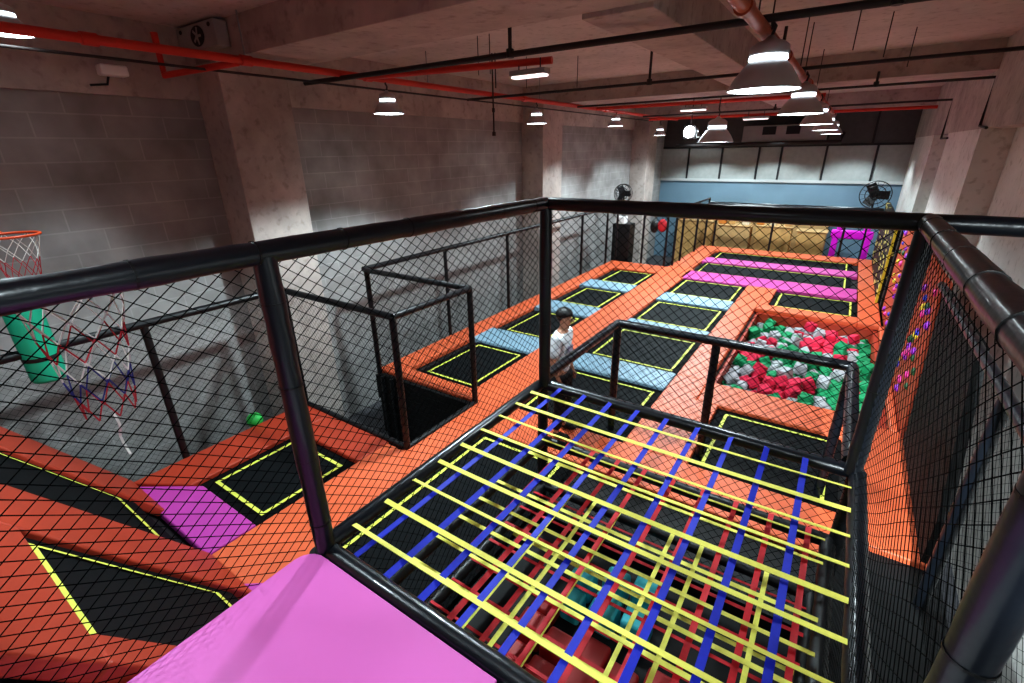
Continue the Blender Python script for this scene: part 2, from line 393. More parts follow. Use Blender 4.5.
polypad('runway_pad', [(LX1+.02, .12), (CX0, .12), (CX0, 14.0), (LX1+.02, 14.0), (LX1+.02, 3.79), (-2.03, 3.79), (-2.03, 2.3), (LX1+.02, 2.3)], M['orange'], 'long orange runway between the left and middle trampoline rows', group=og)
opad(-2.3, -1.6, 14.0, 17.35, 'orange runway end beside the far pink pad', 'runway_pad')
polypad('deck_pad', [(-4.18, .12), (-3.55, .5), (-3.55, 2.33), (-4.18, 2.33)], M['orange_dim'], 'orange edge pad along the left net by the green ball', group=og)
opad(LX0, LX1+.02, 1.83, 2.33, 'orange pad between the nearest left trampoline and the square cage', m='orange_dim')
opad(-4.18, LX1+.02, 3.78, 4.08, 'orange pad at the far side of the square cage')
opad(-4.18, -3.72, 4.08, 13.9, 'long orange edge pad under the left net')
opad(-3.72, LX1+.02, 12.93, 13.9, 'orange pad at the far end of the left row')
opad(CX0, 2.55, 3.26, 3.95, 'orange cross pad under the open black frame')
polypad('deck_pad', [(CX1, 3.95), (1.03, 3.95), (1.03, 5.58), (.72, 5.58), (.72, 6.3), (CX1, 6.3)], M['orange'], 'orange pad between the middle row and the tower side trampoline', group=og)
opad(CX1, .72, 6.3, 12.77, 'orange pad between the middle row and the foam pit')
opad(.72, 2.7, 5.58, 6.3, 'orange pad along the near edge of the foam pit')
opad(.72, 2.68, 10.75, 11.17, 'orange pad along the far edge of the foam pit')
opad(.72, .93, 11.17, 12.77, 'narrow orange pad left of the trampoline beyond the foam pit')
opad(3.04, 3.13, 6.12, 10.75, 'narrow orange pad between the foam pit and the climbing wall')
opad(2.68, 3.08, 10.75, 18.1, 'orange edge pad along the far right side of the deck')
opad(-2.3, 2.66, 17.35, 18.1, 'orange edge pad along the far end of the deck')
opad(2.72, 3.24, 3.6, 6.1, 'orange pad at the foot of the climbing wall seen through the right net')
tag(bx((W+.03, -3, DZ-.055), (3.3, 3.6, DZ-.02)).build('ground_sheet', M['skirt']), 'black ground sheet below the right net', 'sheet')

# ------------------------------------------------------------------ sloped trampolines
K, Y0 = 1.5, .15; SL = sqrt(1+K*K)
def slope(x, y, z=0): return (x, y+z*K/SL, DZ-K*(y-Y0)+z/SL)
def sfix(x, y, z=0): return slope(x, y, z)
trampoline(-3.33, -2.06, -1.03, -.05, 'left sloped trampoline with yellow tape edge, leaning up from the magenta pad', 'sloped trampolines', f=sfix, w=.028)
trampoline(-1.44, -.17, -1.03, -.05, 'sloped trampoline with yellow tape edge beside the pink platform', 'sloped trampolines', f=sfix, w=.028)
def spad(x0, x1, y0, y1, label, m='orange_dim'):
    mb = MB(); vs = [slope(x, y, z) for z in (-.06, .03) for (x, y) in ((x0,y0),(x1,y0),(x1,y1),(x0,y1))]
    mb.add(vs, [(0,3,2,1),(4,5,6,7),(0,1,5,4),(1,2,6,5),(2,3,7,6),(3,0,4,7)])
    return tag(mb.build('slope_pad', M[m], bevel=.02), label, 'pad', 'orange slope pads')
spad(-4.2, -3.33, -1.9, .13, 'orange slope pad along the left edge of the left sloped trampoline')
spad(-2.23, -1.44, -1.9, .08, 'orange slope pad between the two sloped trampolines')
spad(-3.33, -2.06, -1.9, -1.03, 'orange slope pad above the left sloped trampoline')
spad(-1.44, -.1, -1.9, -.92, 'orange slope pad above the sloped trampoline beside the platform')
spad(-.34, -.1, -.925, .13, 'narrow orange slope strip against the platform side')
sb = MB(); vs = [slope(x, y, -.08) for (x, y) in ((-4.2, .14), (-.1, .14), (-.1, -1.9), (-4.2, -1.9))]
vs += [(-4.2, .14, FLOOR), (-.1, .14, FLOOR), (-.1, -1.9, FLOOR), (-4.2, -1.9, FLOOR)]
sb.add([(min(x, -.1) if x > -1 else x, y, z) for x, y, z in vs], [(0,1,2,3),(4,7,6,5),(0,4,5,1),(1,5,6,2),(2,6,7,3),(3,7,4,0)])
tag(sb.build('slope_wedge', M['skirt']), 'black wedge base under the sloped trampolines', 'base')

# ------------------------------------------------------------------ foam pit
pit = thing('foam_pit', 'orange padded foam pit filled with coloured cubes', 'foam pit', (1.7, 8.5, DZ-.5))
for (a, b) in (((.72, 6.3, DZ-.5), (.8, 10.75, DZ-.07)), ((2.96, 6.3, DZ-.5), (3.04, 10.75, DZ-.07)), ((.8, 6.3, DZ-.5), (2.96, 6.38, DZ-.07)), ((.8, 10.67, DZ-.5), (2.96, 10.75, DZ-.05))):
    bx(a, b).build('side_pad', M['orange_dim'], pit)
bx((.8, 6.38, DZ-.52), (2.96, 10.67, DZ-.48)).build('pit_floor', M['skirt'], pit)
cubes = {}
for nm, m, lab in (('green', 'cgreen', 'green foam cube lying in the foam pit'), ('red', 'cred', 'red foam cube lying in the foam pit'), ('grey', 'cgrey', 'pale grey foam cube lying in the foam pit')):
    h = .088; bmv = MB().box((-h,-h,-h), (h,h,h)).build('foam_cube', M[m], bevel=.018, seg=2)
    tag(bmv, lab, 'foam cube', nm + ' foam cubes in the pit'); cubes[nm] = bmv
used = set(); i = 0
cs = .198
for layer in range(2):
    ny, nx = 22, 11
    for j in range(ny):
        for k in range(nx):
            if layer == 1 and R.random() < .77: continue
            x = .92 + k*(1.92/(nx-1)) + R.uniform(-.02, .02); y = 6.53 + j*(4.0/(ny-1)) + R.uniform(-.02, .02)
            z = DZ-.33 + layer*.17 + R.uniform(-.04, .04)
            # clusters of colour as in the pit
            q = sin(x*3.1+y*1.7)+sin(y*2.9-x*2.3)+R.uniform(-1.3, 1.3)
            nm = 'green' if q > .35 else ('red' if q < -.75 else 'grey')
            if x > 2.4 and R.random() < .55: nm = 'green'
            o = cubes[nm]
            if nm in used: o = o.copy(); C.objects.link(o)
            used.add(nm)
            o.location = (x, y, z); o.rotation_euler = (R.uniform(-.5, .5), R.uniform(-.5, .5), R.uniform(0, pi))

# ------------------------------------------------------------------ platform
def rounded(pts, z0, z1):
    mb = MB(); n = len(pts)
    mb.add([(x, y, z0) for x, y in pts]+[(x, y, z1) for x, y in pts], [tuple(reversed(range(n))), tuple(range(n, 2*n))]+[(i, (i+1) % n, n+(i+1) % n, n+i) for i in range(n)]); return mb
pts = [(-.07, -2.6), (1.19, -2.6), (1.19, -.035), (.04, -.035)] + [(-.07+.11*(1-sin(a)), -.035-.11*(1-cos(a))) for a in (0+.15, .5, .8, 1.1, 1.45)]
tag(rounded(pts, -.055, 0).build('platform_mat', M['pink'], bevel=.006, seg=2), 'smooth pink mat on the viewing platform beside the strap tower', 'mat')
tag(bx((1.2, -2.6, -.055), (2.3, -.035, 0)).build('platform_mat', M['white'], bevel=.015, seg=3), 'white mat on the platform next to the pink mat', 'mat')
tag(bx((-.06, -2.6, FLOOR), (W+.03, -.08, -.055)).build('platform_plinth', M['skirt'], bevel=.01), 'black boxed base under the pink platform mat', 'platform')

# ------------------------------------------------------------------ strap tower
tw = thing('strap_tower', 'black padded tower frame strung with yellow, blue and red straps', 'climbing tower', (W/2, L/2, DZ))
def frame_ring(z, r, x0, x1, y0, y1, parent, seed=1, name='frame_tube', m='vinyl'):
    for k, (a, b) in enumerate((((x0,y0,z),(x1,y0,z)), ((x0,y1,z),(x1,y1,z)), ((x0,y0,z),(x0,y1,z)), ((x1,y0,z),(x1,y1,z)))):
        autosmooth(padded(a, b, r, seed=seed+k).build(name, M[m], parent))
frame_ring(-.03, .05, -.045, W+.03, .02, L+.03, tw, 11)
frame_ring(-.62, .048, .0, W-.02, .02, L, tw, 21, m='vinyl2')
frame_ring(-1.16, .048, .0, W-.02, .02, L, tw, 31, m='vinyl2')
for k, (x, y) in enumerate(((-.03, -.02), (W+.03, -.02), (-.03, L+.03), (W+.03, L+.03))):
    autosmooth(padded((x, y, FLOOR), (x, y, -.02), .05, seed=40+k).build('tower_post', M['vinyl2'], tw))
def strap(p, q, w, m, parent, sag=.012, seed=0):
    rr = random.Random(seed); p, q = Vector(p), Vector(q); t = (q-p).normalized(); s = t.cross(Vector((0,0,1))).normalized()
    mb = MB(); n = 12; vs = []; ph = rr.uniform(-.35, .35); ph2 = rr.uniform(-.35, .35)
    for i in range(n+1):
        a = i/n; c = p.lerp(q, a)+Vector((0,0,-sag*4*a*(1-a))); tw_ = ph+(ph2-ph)*a
        ss = s*cos(tw_)+Vector((0,0,1))*sin(tw_); nn = ss.cross(t)
        for (u, v) in ((-w/2,-.0018),(w/2,-.0018),(w/2,.0018),(-w/2,.0018)): vs.append(c+ss*u+nn*v)
    fs = [(0,1,2,3), tuple(4*n+k for k in (3,2,1,0))]
    for i in range(n):
        for k in range(4): fs.append((4*i+k, 4*i+4+k, 4*i+4+(k+1)%4, 4*i+(k+1)%4))
    mb.add(vs, fs); return mb.build('strap', M[m], parent)
for k in range(9):
    a = .2+.2395*k
    strap((0, a, .012), (W-.01, a, .012), .031, 'yel', tw, seed=k)['label'] = 'yellow strap across the top of the tower'
    strap((a-.02, 0.03, -.006), (a-.02, L, -.006), .037, 'blu', tw, seed=30+k)['label'] = 'blue strap along the top of the tower'
    strap((.03, a+.1, -.515), (W-.05, a+.1, -.515), .03, 'yel', tw, seed=60+k)['label'] = 'yellow strap across the second level'
    strap((a+.1, .04, -.535), (a+.1, L-.03, -.535), .036, 'red', tw, seed=90+k)['label'] = 'red strap along the second level'
    if k < 8: strap((a+.16, .04, -1.05), (a+.16, L-.03, -1.05), .034, 'yel', tw, seed=120+k)['label'] = 'yellow strap along the third level'
    strap((.03, a, -1.07), (W-.05, a, -1.07), .028, 'red', tw, seed=150+k)['label'] = 'dark red strap across the third level'
    if k % 3 == 0: strap((.03, a+.12, -1.3), (W-.05, a+.12, -1.3), .034, 'yel', tw, seed=180+k)['label'] = 'yellow strap across the lowest level'
mb = MB(); net(mb, (-.0, 0.02, -1.5), (0,1,0), (0,0,1), L, 1.45, .085); mb.build('side_net', M['net'], tw)
mb = MB(); net(mb, (0, L, -1.5), (1,0,0), (0,0,1), W, 1.45, .085); mb.build('far_net', M['net'], tw)
bx((0.02, .0, DZ-.22), (W, L, DZ-.18)).build('tower_floor', M['skirt'], tw)
k = 0
for (x, y, s, h, m, lab) in ((.55,1.25,.24,.16,'redmat','low red block on the tower floor'),(.8,1.22,.22,.16,'redmat','low red block on the tower floor'),(.55,1.5,.22,.14,'redmat','low red block on the tower floor'),
                     (1.06,1.05,.24,.16,'redmat','low red block on the tower floor'),(1.32,1.2,.22,.2,'redmat','low red block on the tower floor'),(1.58,1.3,.24,.2,'redmat','low red block on the tower floor'),(.55,.98,.22,.14,'redmat','low red block on the tower floor'),
                     (.8,.96,.22,.14,'redmat','low red block on the tower floor'),(1.06,1.32,.22,.14,'redmat','low red block on the tower floor'),(1.3,.92,.22,.14,'redmat','low red block on the tower floor'),
                     (.72,1.85,.2,.26,'teal','teal block on the tower floor'),(.98,1.95,.2,.26,'teal','teal block on the tower floor'),(1.22,2.0,.2,.26,'teal','teal block on the tower floor'),(1.0,1.66,.22,.24,'teal','teal block on the tower floor'),(1.26,1.7,.22,.24,'teal','teal block on the tower floor'),(.74,1.6,.18,.22,'teal','teal block on the tower floor')):
    o = bx((x-s/2, y-s/2, DZ-.18), (x+s/2, y+s/2, DZ-.18+h)).build('soft_block', M[m], bevel=.03, seg=3)
    tag(o, lab, 'soft block', 'red soft blocks in the tower' if m == 'redmat' else 'teal soft blocks in the tower')

# ------------------------------------------------------------------ net enclosure standing on the tower and platform
en = thing('net_enclosure', 'tall black padded safety frame with netting around the strap tower', 'safety net', (W/2, L/2, 0))
def rail(a, b, r, parent, seed, name='padded_rail', step=.42):
    o = autosmooth(padded(a, b, r, seed=seed).build(name, M['vinyl'], parent)); ties(a, b, r, step, o, parent); return o
rail((0, -2.4, 1.63), (0, L, 1.6), .051, en, 1)
rail((W, -2.4, 1.6), (W, L, 1.6), .051, en, 2)
rail((-.0, L, 1.6), (W, L, 1.6), .05, en, 3, step=.9)
rail((W, L, 1.6), (XR+.35, L, 1.6), .05, en, 4, step=.9)
for k, (x, y) in enumerate(((0, .01), (0, L), (W, L), (W+.025, .08))):
    rail((x, y, -.02 if k < 3 else -.5), (x, y, 1.6), .052 if k < 3 else .046, en, 60+k, name='padded_post', step=.4)
mb = MB(); net(mb, (-.075, -2.4, 0.0), (0,1,0), (0,0,1), L+2.4, 1.6, .064, r=.0024, asp=1.35); mb.build('left_net', M['net'], en)
mb = MB(); net(mb, (0, L, 0.03), (1,0,0), (0,0,1), W, 1.55, .07, r=.0023, asp=1.12); mb.build('far_net', M['net'], en)
def wav(a, b): return (0.008*sin(b*9), .02*sin(a*1.7+b*1.3)+.006*sin(a*6.1), .006*sin(a*2.3+b*3))
mb = MB(); net(mb, (W, .1, -1.5), (0,1,0), (0,0,1), L-.1, 3.05, .064, r=.0017, sag=wav, asp=1.3); mb.build('right_net', M['net'], en)
# cord that lashes the right net
mb = MB(); mb.tube([(W+.02, L-.05-.12*i, 1.52+.015*(i % 2)) for i in range(18)], .004, 6); mb.build('lashing_cord', M['tie'], en)

# ------------------------------------------------------------------ open padded frame beyond the tower
fr = thing('open_frame', 'open black padded frame standing against the far side of the strap tower', 'frame', (W/2, 3.3, DZ))
Y2 = 4.24
for k, (a, b) in enumerate((((-.06, L+.1, 0), (-.06, Y2, 0)), ((-.06, Y2, 0), (W, Y2, 0)), ((W-.02, L+.1, 0), (W-.02, Y2, 0)))):
    rail(a, b, .05, fr, 70+k, 'padded_rail', .3)
for k, x in enumerate((-.06, 1.1, W-.02)):
    rail((x, Y2, DZ), (x, Y2, .0), .047, fr, 80+k, 'padded_post', .5)
mb = MB(); net(mb, (-.06, Y2, DZ+.05), (1,0,0), (0,0,1), W, 1.42, .075, r=.0018); mb.build('far_net', M['finenet'], fr)
mb = MB(); net(mb, (-.06, L, DZ+.05), (0,1,0), (0,0,1), Y2-L, 1.42, .075, r=.0018); mb.build('side_net', M['finenet'], fr)

# ------------------------------------------------------------------ left fence and square cage
fx = -4.2; fz = .28
fe = thing('safety_fence', 'long black post and rail fence with netting along the block wall', 'fence', (fx, 8, DZ))
def bar(a, b, r, parent, name): return autosmooth(MB().tube([a, b], r, 14).build(name, M['vinyl2'], parent))
bar((fx, 3.76, fz), (fx, 13.9, fz), .045, fe, 'top_rail')
for y in (5.7, 7.8, 9.6, 11.6, 13.4): bar((fx, y, DZ-.2), (fx, y, fz), .036, fe, 'fence_post')
mb = MB(); net(mb, (fx, 3.8, DZ), (0,1,0), (0,0,1), 10.1, 1.78, .075, r=.0013); mb.build('fence_net', M['finenet'], fe)
fn = thing('safety_fence', 'black post and rail fence with netting beside the magenta pad, near the green ball', 'fence', (fx, 0, DZ))
bar((fx, -2.4, fz), (fx, 2.34, fz), .045, fn, 'top_rail')
for y in (-1.3, .72): bar((fx, y, DZ-.2), (fx, y, fz), .04, fn, 'fence_post')
mb = MB(); net(mb, (fx, -2.4, DZ), (0,1,0), (0,0,1), 4.7, 1.78, .075, r=.0013); mb.build('fence_net', M['finenet'], fn)
cg_ = thing('square_cage', 'square black cage of padded posts and rails around an opening in the deck', 'cage', (-3.1, 3.0, DZ))
ca = dict(a=(-4.16, 2.36), b=(-2.0, 2.36), c=(-2.0, 3.74), d=(-4.1, 3.74))
for p in ca.values(): bar((p[0], p[1], DZ-.05), (p[0], p[1], fz), .042, cg_, 'cage_post')
for p, q in (('a','b'), ('b','c'), ('c','d')): bar((*ca[p], fz), (*ca[q], fz), .042, cg_, 'cage_rail')
mb = MB(); net(mb, (-4.16, 2.36, DZ), (1,0,0), (0,0,1), 2.16, 1.78, .075, r=.0016); mb.build('near_net', M['finenet'], cg_)
mb = MB(); net(mb, (-2.0, 2.36, DZ), (0,1,0), (0,0,1), 1.38, 1.78, .075, r=.0016); mb.build('right_net', M['finenet'], cg_)
mb = MB(); net(mb, (-4.1, 3.74, DZ), (1,0,0), (0,0,1), 2.1, 1.78, .075, r=.0016); mb.build('far_net', M['finenet'], cg_)
for p, q in (('a','b'), ('b','c')): bar((*ca[p], PADZ), (*ca[q], PADZ), .04, cg_, 'base_rail')
for k in range(3):
    bar((-3.95+.22*k, 3.66, FLOOR), (-3.95+.22*k, 3.66, DZ), .03, cg_, 'lower_post')
# far fences
ff = thing('safety_fence', 'black fence along the left of the far pink pads', 'fence', (-2.2, 16, DZ))
for y in (14.1, 14.9, 16.7, 18.1): bar((-2.22, y, DZ), (-2.22, y, fz-.02), .036, ff, 'fence_post')
bar((-2.22, 14.0, fz-.02), (-2.22, 18.1, fz-.02), .032, ff, 'top_rail')
mb = MB(); net(mb, (-2.22, 14.1, DZ), (0,1,0), (0,0,1), 4.0, 1.75, .09, r=.0018); mb.build('fence_net', M['finenet'], ff)
ff = thing('safety_fence', 'black fence closing the far end of the deck in front of the cafe', 'fence', (0, 18.15, DZ))
for x in (-1.9, 0.0, 2.1): bar((x, 18.14, DZ), (x, 18.14, .1), .036, ff, 'fence_post')
autosmooth(padded((-2.2, 18.14, .06), (3.0, 18.14, .06), .085, seed=5).build('top_rail', M['vinyl'], ff))
ff = thing('safety_fence', 'black fence across the end of the left trampoline row', 'fence', (-3.3, 13.95, DZ))
for x in (-4.1, -3.2, -2.45): bar((x, 13.98, DZ), (x, 13.98, fz-.02), .034, ff, 'fence_post')
bar((-4.2, 13.98, fz-.02), (-2.3, 13.98, fz-.02), .03, ff, 'top_rail')
# right fence
rf = thing('safety_fence', 'black fence with netting along the right wall', 'fence', (3.1, 4, DZ))
rail((3.12, -1.5, .42), (3.12, 6.4, .42), .042, rf, 91, 'top_rail', .8)
rail((3.12, 3.1, DZ), (3.12, 3.1, .42), .045, rf, 92, 'fence_post', .8)
rail((3.12, .6, DZ), (3.12, .6, .42), .045, rf, 93, 'fence_post', .8)
mb = MB(); net(mb, (3.12, -1.5, DZ), (0,1,0), (0,0,1), 7.4, 1.93, .07, r=.0014, sag=wav, asp=1.3); mb.build('fence_net', M['net'], rf)
def prism(yz, x0, x1):
    n = len(yz); mb = MB()
    return mb.add([(x0, y, z) for y, z in yz]+[(x1, y, z) for y, z in yz], [tuple(reversed(range(n))), tuple(range(n, 2*n))]+[(i, (i+1) % n, n+(i+1) % n, n+i) for i in range(n)])
# solid black backing beside the climbing wall
tag(prism([(3.62, FLOOR), (5.9, FLOOR), (5.9, -1.3), (6.45, .36), (4.32, .36), (3.62, -1.0)], 3.16, 3.24).build('side_board', M['skirt']), 'tall black board between the climbing wall and the right fence post', 'board')
tag(bx((3.1, 12.33, FLOOR), (3.2, 12.6, .3)).build('side_board', M['skirt'], bevel=.01), 'tall black board between the climbing wall and the flecked panel', 'board')
cw = thing('climbing_wall', 'narrow orange climbing wall with coloured holds along the right side', 'climbing wall', (3.15, 8.7, DZ))
prism([(5.92, DZ-.05), (12.3, DZ-.05), (12.3, .36), (6.5, .42)], 3.14, 3.24).build('wall_board', M['climb'], cw)
hm = ['purple', 'hblue', 'hgreen', 'hpink', 'hyel', 'hpink', 'purple']
for i in range(80):
    z = DZ+.15+1.7*R.random(); y = 6.1+.3*(z-DZ)+5.6*R.random(); s = R.uniform(.045, .075)
    MB().ball((3.135, y, z), s, 10, 7, (.6, 1.2, .85)).build('climbing_hold', M[hm[i % 7]], cw, smooth=True)
fp = thing('flecked_panel', 'black panel with yellow flecks and a yellow edge on the far right side', 'panel', (3.0, 15, DZ))
bx((3.02, 12.65, DZ), (3.12, 18.3, .32)).build('panel_board', M['flecks'], fp)
bx((3.0, 12.62, DZ), (3.05, 12.66, .32)).build('edge_strip', M['hyel'], fp)

# ------------------------------------------------------------------ basketball hoops, pad, ball
def hoop(c, r, label, tier, h, mcs, bracket, n=8, cr=.0028):
    t = thing('basketball_hoop', label, 'hoop', c)
    ring = MB(); ring.tube([(c[0]+r*cos(a), c[1]+r*sin(a), c[2]) for a in [2*pi*i/40 for i in range(41)]], .011, 10, cap=False)
    ring.build('rim', M['hoop'], t, smooth=True)
    bk = MB(); bk.tube([(c[0]+bracket[0]*r, c[1]+bracket[1]*r, c[2]), bracket[2]], .016, 8); bk.build('bracket', M['hoop'], t)
    for ti in range(tier):
        mb = MB()
        for k in range(n):
            for s in (-1, 1):
                a0 = 2*pi*(k+.5*(ti % 2))/n; a1 = a0+s*pi/n
                r0 = r*(1-.5*(ti/tier)**.8); r1 = r*(1-.5*((ti+1)/tier)**.8)
                z0 = c[2]-h*ti/tier; z1 = c[2]-h*(ti+1)/tier
                mb.tube([(c[0]+r0*cos(a0), c[1]+r0*sin(a0), z0), (c[0]+r1*cos(a1), c[1]+r1*sin(a1), z1)], cr, 5)
        mb.build('net_tier', M[mcs[ti]], t)
    return t
hoop((-4.12, -.05, 1.37), .21, 'orange basketball hoop with a white and red net by the block wall', 4, .42, ['cordw', 'cordw', 'cordr', 'cordr'], (-1, 0, (-5.2, -.02, 1.37)))
h2 = hoop((-.36, -.56, 1.545), .17, 'basketball hoop under the padded rail with a hanging white, red and blue net', 6, .52, ['cordw', 'cordw', 'cordr', 'cordw', 'cordb', 'cordr'], (1, 0, (-.05, -.56, 1.6)))
mb = MB(); mb.tube([(-.36+.03*sin(i*.9), -.56, 1.01-.024*i) for i in range(9)], .005, 6); mb.build('loose_string', M['cordw'], h2)
tp = thing('post_pad', 'green foam pad strapped on the left fence rail at the picture edge', 'pad', (-4.16, -.15, .3))
MB().lathe((-4.2, -.15, -.02), [(.02,0),(.13,0),(.14,.03),(.14,.72),(.13,.75),(.02,.75)], 24).build('foam_sleeve', M['tealpad'], tp, smooth=True)
MB().lathe((-4.2, -.15, .2), [(.143,0),(.145,.02),(.143,.04)], 24).build('strap_band', M['dark'], tp)
b = MB().ball((-4.27, 1.64, DZ+.075), .105, 28, 18).build('play_ball', M['ball'], smooth=True)
tag(b, 'small green ball resting against the left net on the orange edge pad', 'ball')

# ------------------------------------------------------------------ pipes, conduits, hangers
def pipe(name, pts, r, m, label, cat='pipe', group=None, flanges=()):
    t = thing(name, label, cat, pts[0], group)
    autosmooth(MB().tube(pts, r, 14).build('pipe_run', M[m], t))
    for p, q in flanges: autosmooth(MB().tube([p, q], r*1.3, 14).build('coupling', M[m], t))
    return t
RX, RZ = -3.85, 2.975
t = pipe('sprinkler_pipe', [(RX, -3.2, RZ), (RX, 18.5, RZ)], .042, 'pipe', 'long red sprinkler main running along the left side under the ceiling', flanges=[((RX, y-.06, RZ), (RX, y+.06, RZ)) for y in (.9, 2.3, 4.0, 8, 12)])
for y in (2.3, 5.2, 8.6, 12, 15): MB().tube([(RX, y, RZ), (RX, y, CEIL)], .009, 6).build('hanger_rod', M['steel'], t)
t = pipe('sprinkler_pipe', [(RX, 2.2, RZ-.03), (-4.85, 1.86, RZ-.1), (-4.85, 1.86, 3.3)], .036, 'pipe', 'short red branch pipe turning up beside the fan box')
t = pipe('sprinkler_pipe', [(RX, 3.95, RZ), (-1.2, 4.5, RZ)], .04, 'pipe', 'red branch pipe ending above the nearest tube light')
t = pipe('sprinkler_pipe', [(RX, 11.4, RZ), (1.2, 11.5, RZ-.02)], .04, 'pipe', 'red branch pipe crossing to the middle of the hall')
t = pipe('sprinkler_pipe', [(RX, 15.5, RZ-.1), (3.4, 15.9, RZ-.12)], .04, 'pipe', 'red branch pipe crossing the far end of the hall')
CXp, CZp = 1.17, 2.85
t = pipe('sprinkler_pipe', [(CXp, -3.2, CZp), (CXp, 17.5, CZp)], .048, 'copper', 'rust orange main pipe above the row of bell lamps on the right', flanges=[((CXp, y-.05, CZp), (CXp, y+.05, CZp)) for y in (2.9, 5.2, 8, 11)])
for y in (3.3, 3.9, 6.4, 7.0, 9.2, 12.5): MB().tube([(CXp+.02, y, CZp), (CXp+.02, y, CEIL)], .006, 6).build('hanger_rod', M['conduit'], t)
pipe('electrical_conduit', [(-4.6, 3.52, 2.92), (XR, 3.78, 2.92)], .03, 'conduit', 'dark conduit crossing the hall just under the ceiling, nearest', 'conduit')
pipe('electrical_conduit', [(-4.4, 6.85, 2.92), (XR-.02, 6.85, 2.92), (XR-.02, 3.8, 2.92)], .022, 'conduit', 'dark conduit crossing the hall, the second from the camera', 'conduit')
pipe('electrical_conduit', [(-3.6, 9.88, 2.92), (XR-.02, 9.88, 2.92), (XR-.02, 9.88, 2.24), (XR-.02, 9.3, 2.2)], .02, 'conduit', 'dark conduit under the middle beam that drops down the right wall', 'conduit')
pipe('electrical_conduit', [(-3.6, 14.2, 2.9), (XR-.02, 14.2, 2.9), (XR-.02, 14.2, 2.1), (XR-.02, 13.2, 2.1)], .022, 'conduit', 'dark conduit at the far end that drops down the right wall', 'conduit')
pipe('electrical_conduit', [(-4.25, -3, 2.9), (-4.25, 17, 2.9)], .014, 'conduit', 'thin dark conduit running below the red main along the left side', 'conduit')
for k, (x, y, z, l) in enumerate(((-1.2, 3.63, 2.92, .5), (2.0, 3.72, 2.92, .5), (-.85, 6.85, 2.92, .5), (.9, 6.85, 2.92, .5), (2.0, 9.88, 2.93, .2), (-.05, 14.2, 2.9, .12))):
    o = MB().tube([(x, y, z), (x, y, z+l)], .02, 8).tube([(x, y, z-.03), (x, y, z+.05)], .04, 10).build('conduit_hanger', M['conduit'])
    tag(o, 'short dark hanger holding a ceiling conduit', 'hanger', 'conduit hangers')
for k, (x, y) in enumerate(((-2.6, 4.9), (-2.4, 4.9), (-2.9, 6.6), (-2.2, 7.1), (1.7, 6.2), (2.0, 7), (2.3, 8.2))):
    o = MB().tube([(x, y, 2.98), (x, y, CEIL)], .006, 6).build('ceiling_rod', M['conduit']); tag(o, 'thin dark rod hanging from the ceiling slab', 'rod', 'thin ceiling rods')
o = MB().tube([(-3.17, 6, 2.25), (-3.17, 6, CEIL)], .013, 8).tube([(-3.11, 6, 2.95), (-3.11, 6, CEIL)], .01, 8).tube([(-3.17, 6, 2.6), (-3.17, 6, 2.66)], .025, 8).tube([(-3.17, 6, 2.24), (-3.17, 6, 2.3)], .03, 8).build('drop_cable', M['conduit'])
tag(o, 'long dark double rod with a plug hanging low near the block wall', 'rod')
# fixtures
def tube_light(c, l, label):
    t = thing('tube_light', label, 'light', c); x, y, z = c
    bx((x-l/2, y-.07, z), (x+l/2, y+.07, z+.06)).build('housing', M['greybox'], t, bevel=.01)
    bx((x-l/2+.02, y-.06, z-.025), (x+l/2-.02, y+.06, z+.001)).build('diffuser', M['tube'], t, bevel=.01)
    MB().tube([(x-l*.3, y, z+.05), (x-l*.3, y, 3.0)], .008, 6).tube([(x+l*.3, y, z+.05), (x+l*.3, y, 3.0)], .008, 6).build('hanger', M['conduit'], t)
tube_light((-1.45, 4.4, 2.83), .5, 'pale tube light under the end of the red branch pipe')
tube_light((-1.4, 11.46, 2.82), .6, 'small tube light in the distance under the middle red branch')
tube_light((-.7, 15.6, 2.76), .7, 'small tube light farthest away under the far red branch')
tube_light((-1.5, -.8, 2.83), .5, 'pale tube light left of the viewing platform')
def tspot(x, y, z, p, ang):
    l = bpy.data.lights.new('tube_glow', 'SPOT'); l.energy = p; l.spot_size = radians(ang); l.spot_blend = .18; l.color = (.78, .95, 1.0); l.shadow_soft_size = .12
    o = bpy.data.objects.new('tube_glow', l); C.objects.link(o); o.location = (x, y, z)
TP = 850
for y, k, ang in ((-.8, .38, 132), (3.6, .95, 134), (11.46, 1.1, 146), (15.6, 1, 150)): tspot(-1.45, y, 2.77, TP*k, ang)
fb = thing('exhaust_fan_box', 'pale grey square fan box high in the corner beside the near beam', 'fan', (-4.65, 2.2, 3.17))
bx((-5.12, 2.22, 3.16), (-4.22, 2.37, 3.42)).build('case', M['greybox'], fb, bevel=.01)
ax = Matrix.Rotation(pi/2, 3, 'X') @ Matrix.Diagonal((1.5, 1, 1))
MB().lathe((-4.62, 2.215, 3.29), [(.001,.004),(.1,.004),(.105,0)], 28, ax).build('fan_opening', M['dark'], fb)
mb = MB()
for k in range(5):
    rz = Matrix.Rotation(2*pi*k/5, 3, 'Y'); mb.box((-4.62, 2.205, 3.275), (-4.53, 2.212, 3.3), rz, (-4.62, 2.21, 3.29))
mb.build('fan_blades', M['greybox'], fb)
for dx in (-.38, .3): MB().lathe((-4.62+dx, 2.215, 3.37), [(.001,.003),(.022,.003),(.023,0)], 14, ax).build('bolt', M['dark'], fb)
em = thing('emergency_light', 'small white emergency light on a bracket high on the block wall', 'light', (-5.1, 1.42, 2.87))
bx((-5.14, 1.3, 2.84), (-4.98, 1.56, 2.95)).build('lamp_body', M['white'], em, bevel=.02)
MB().tube([(-5.12, 1.4, 2.85), (-5.1, 1.36, 2.76), (-5.1, 1.2, 2.74)], .012, 8).build('bracket', M['dark'], em)
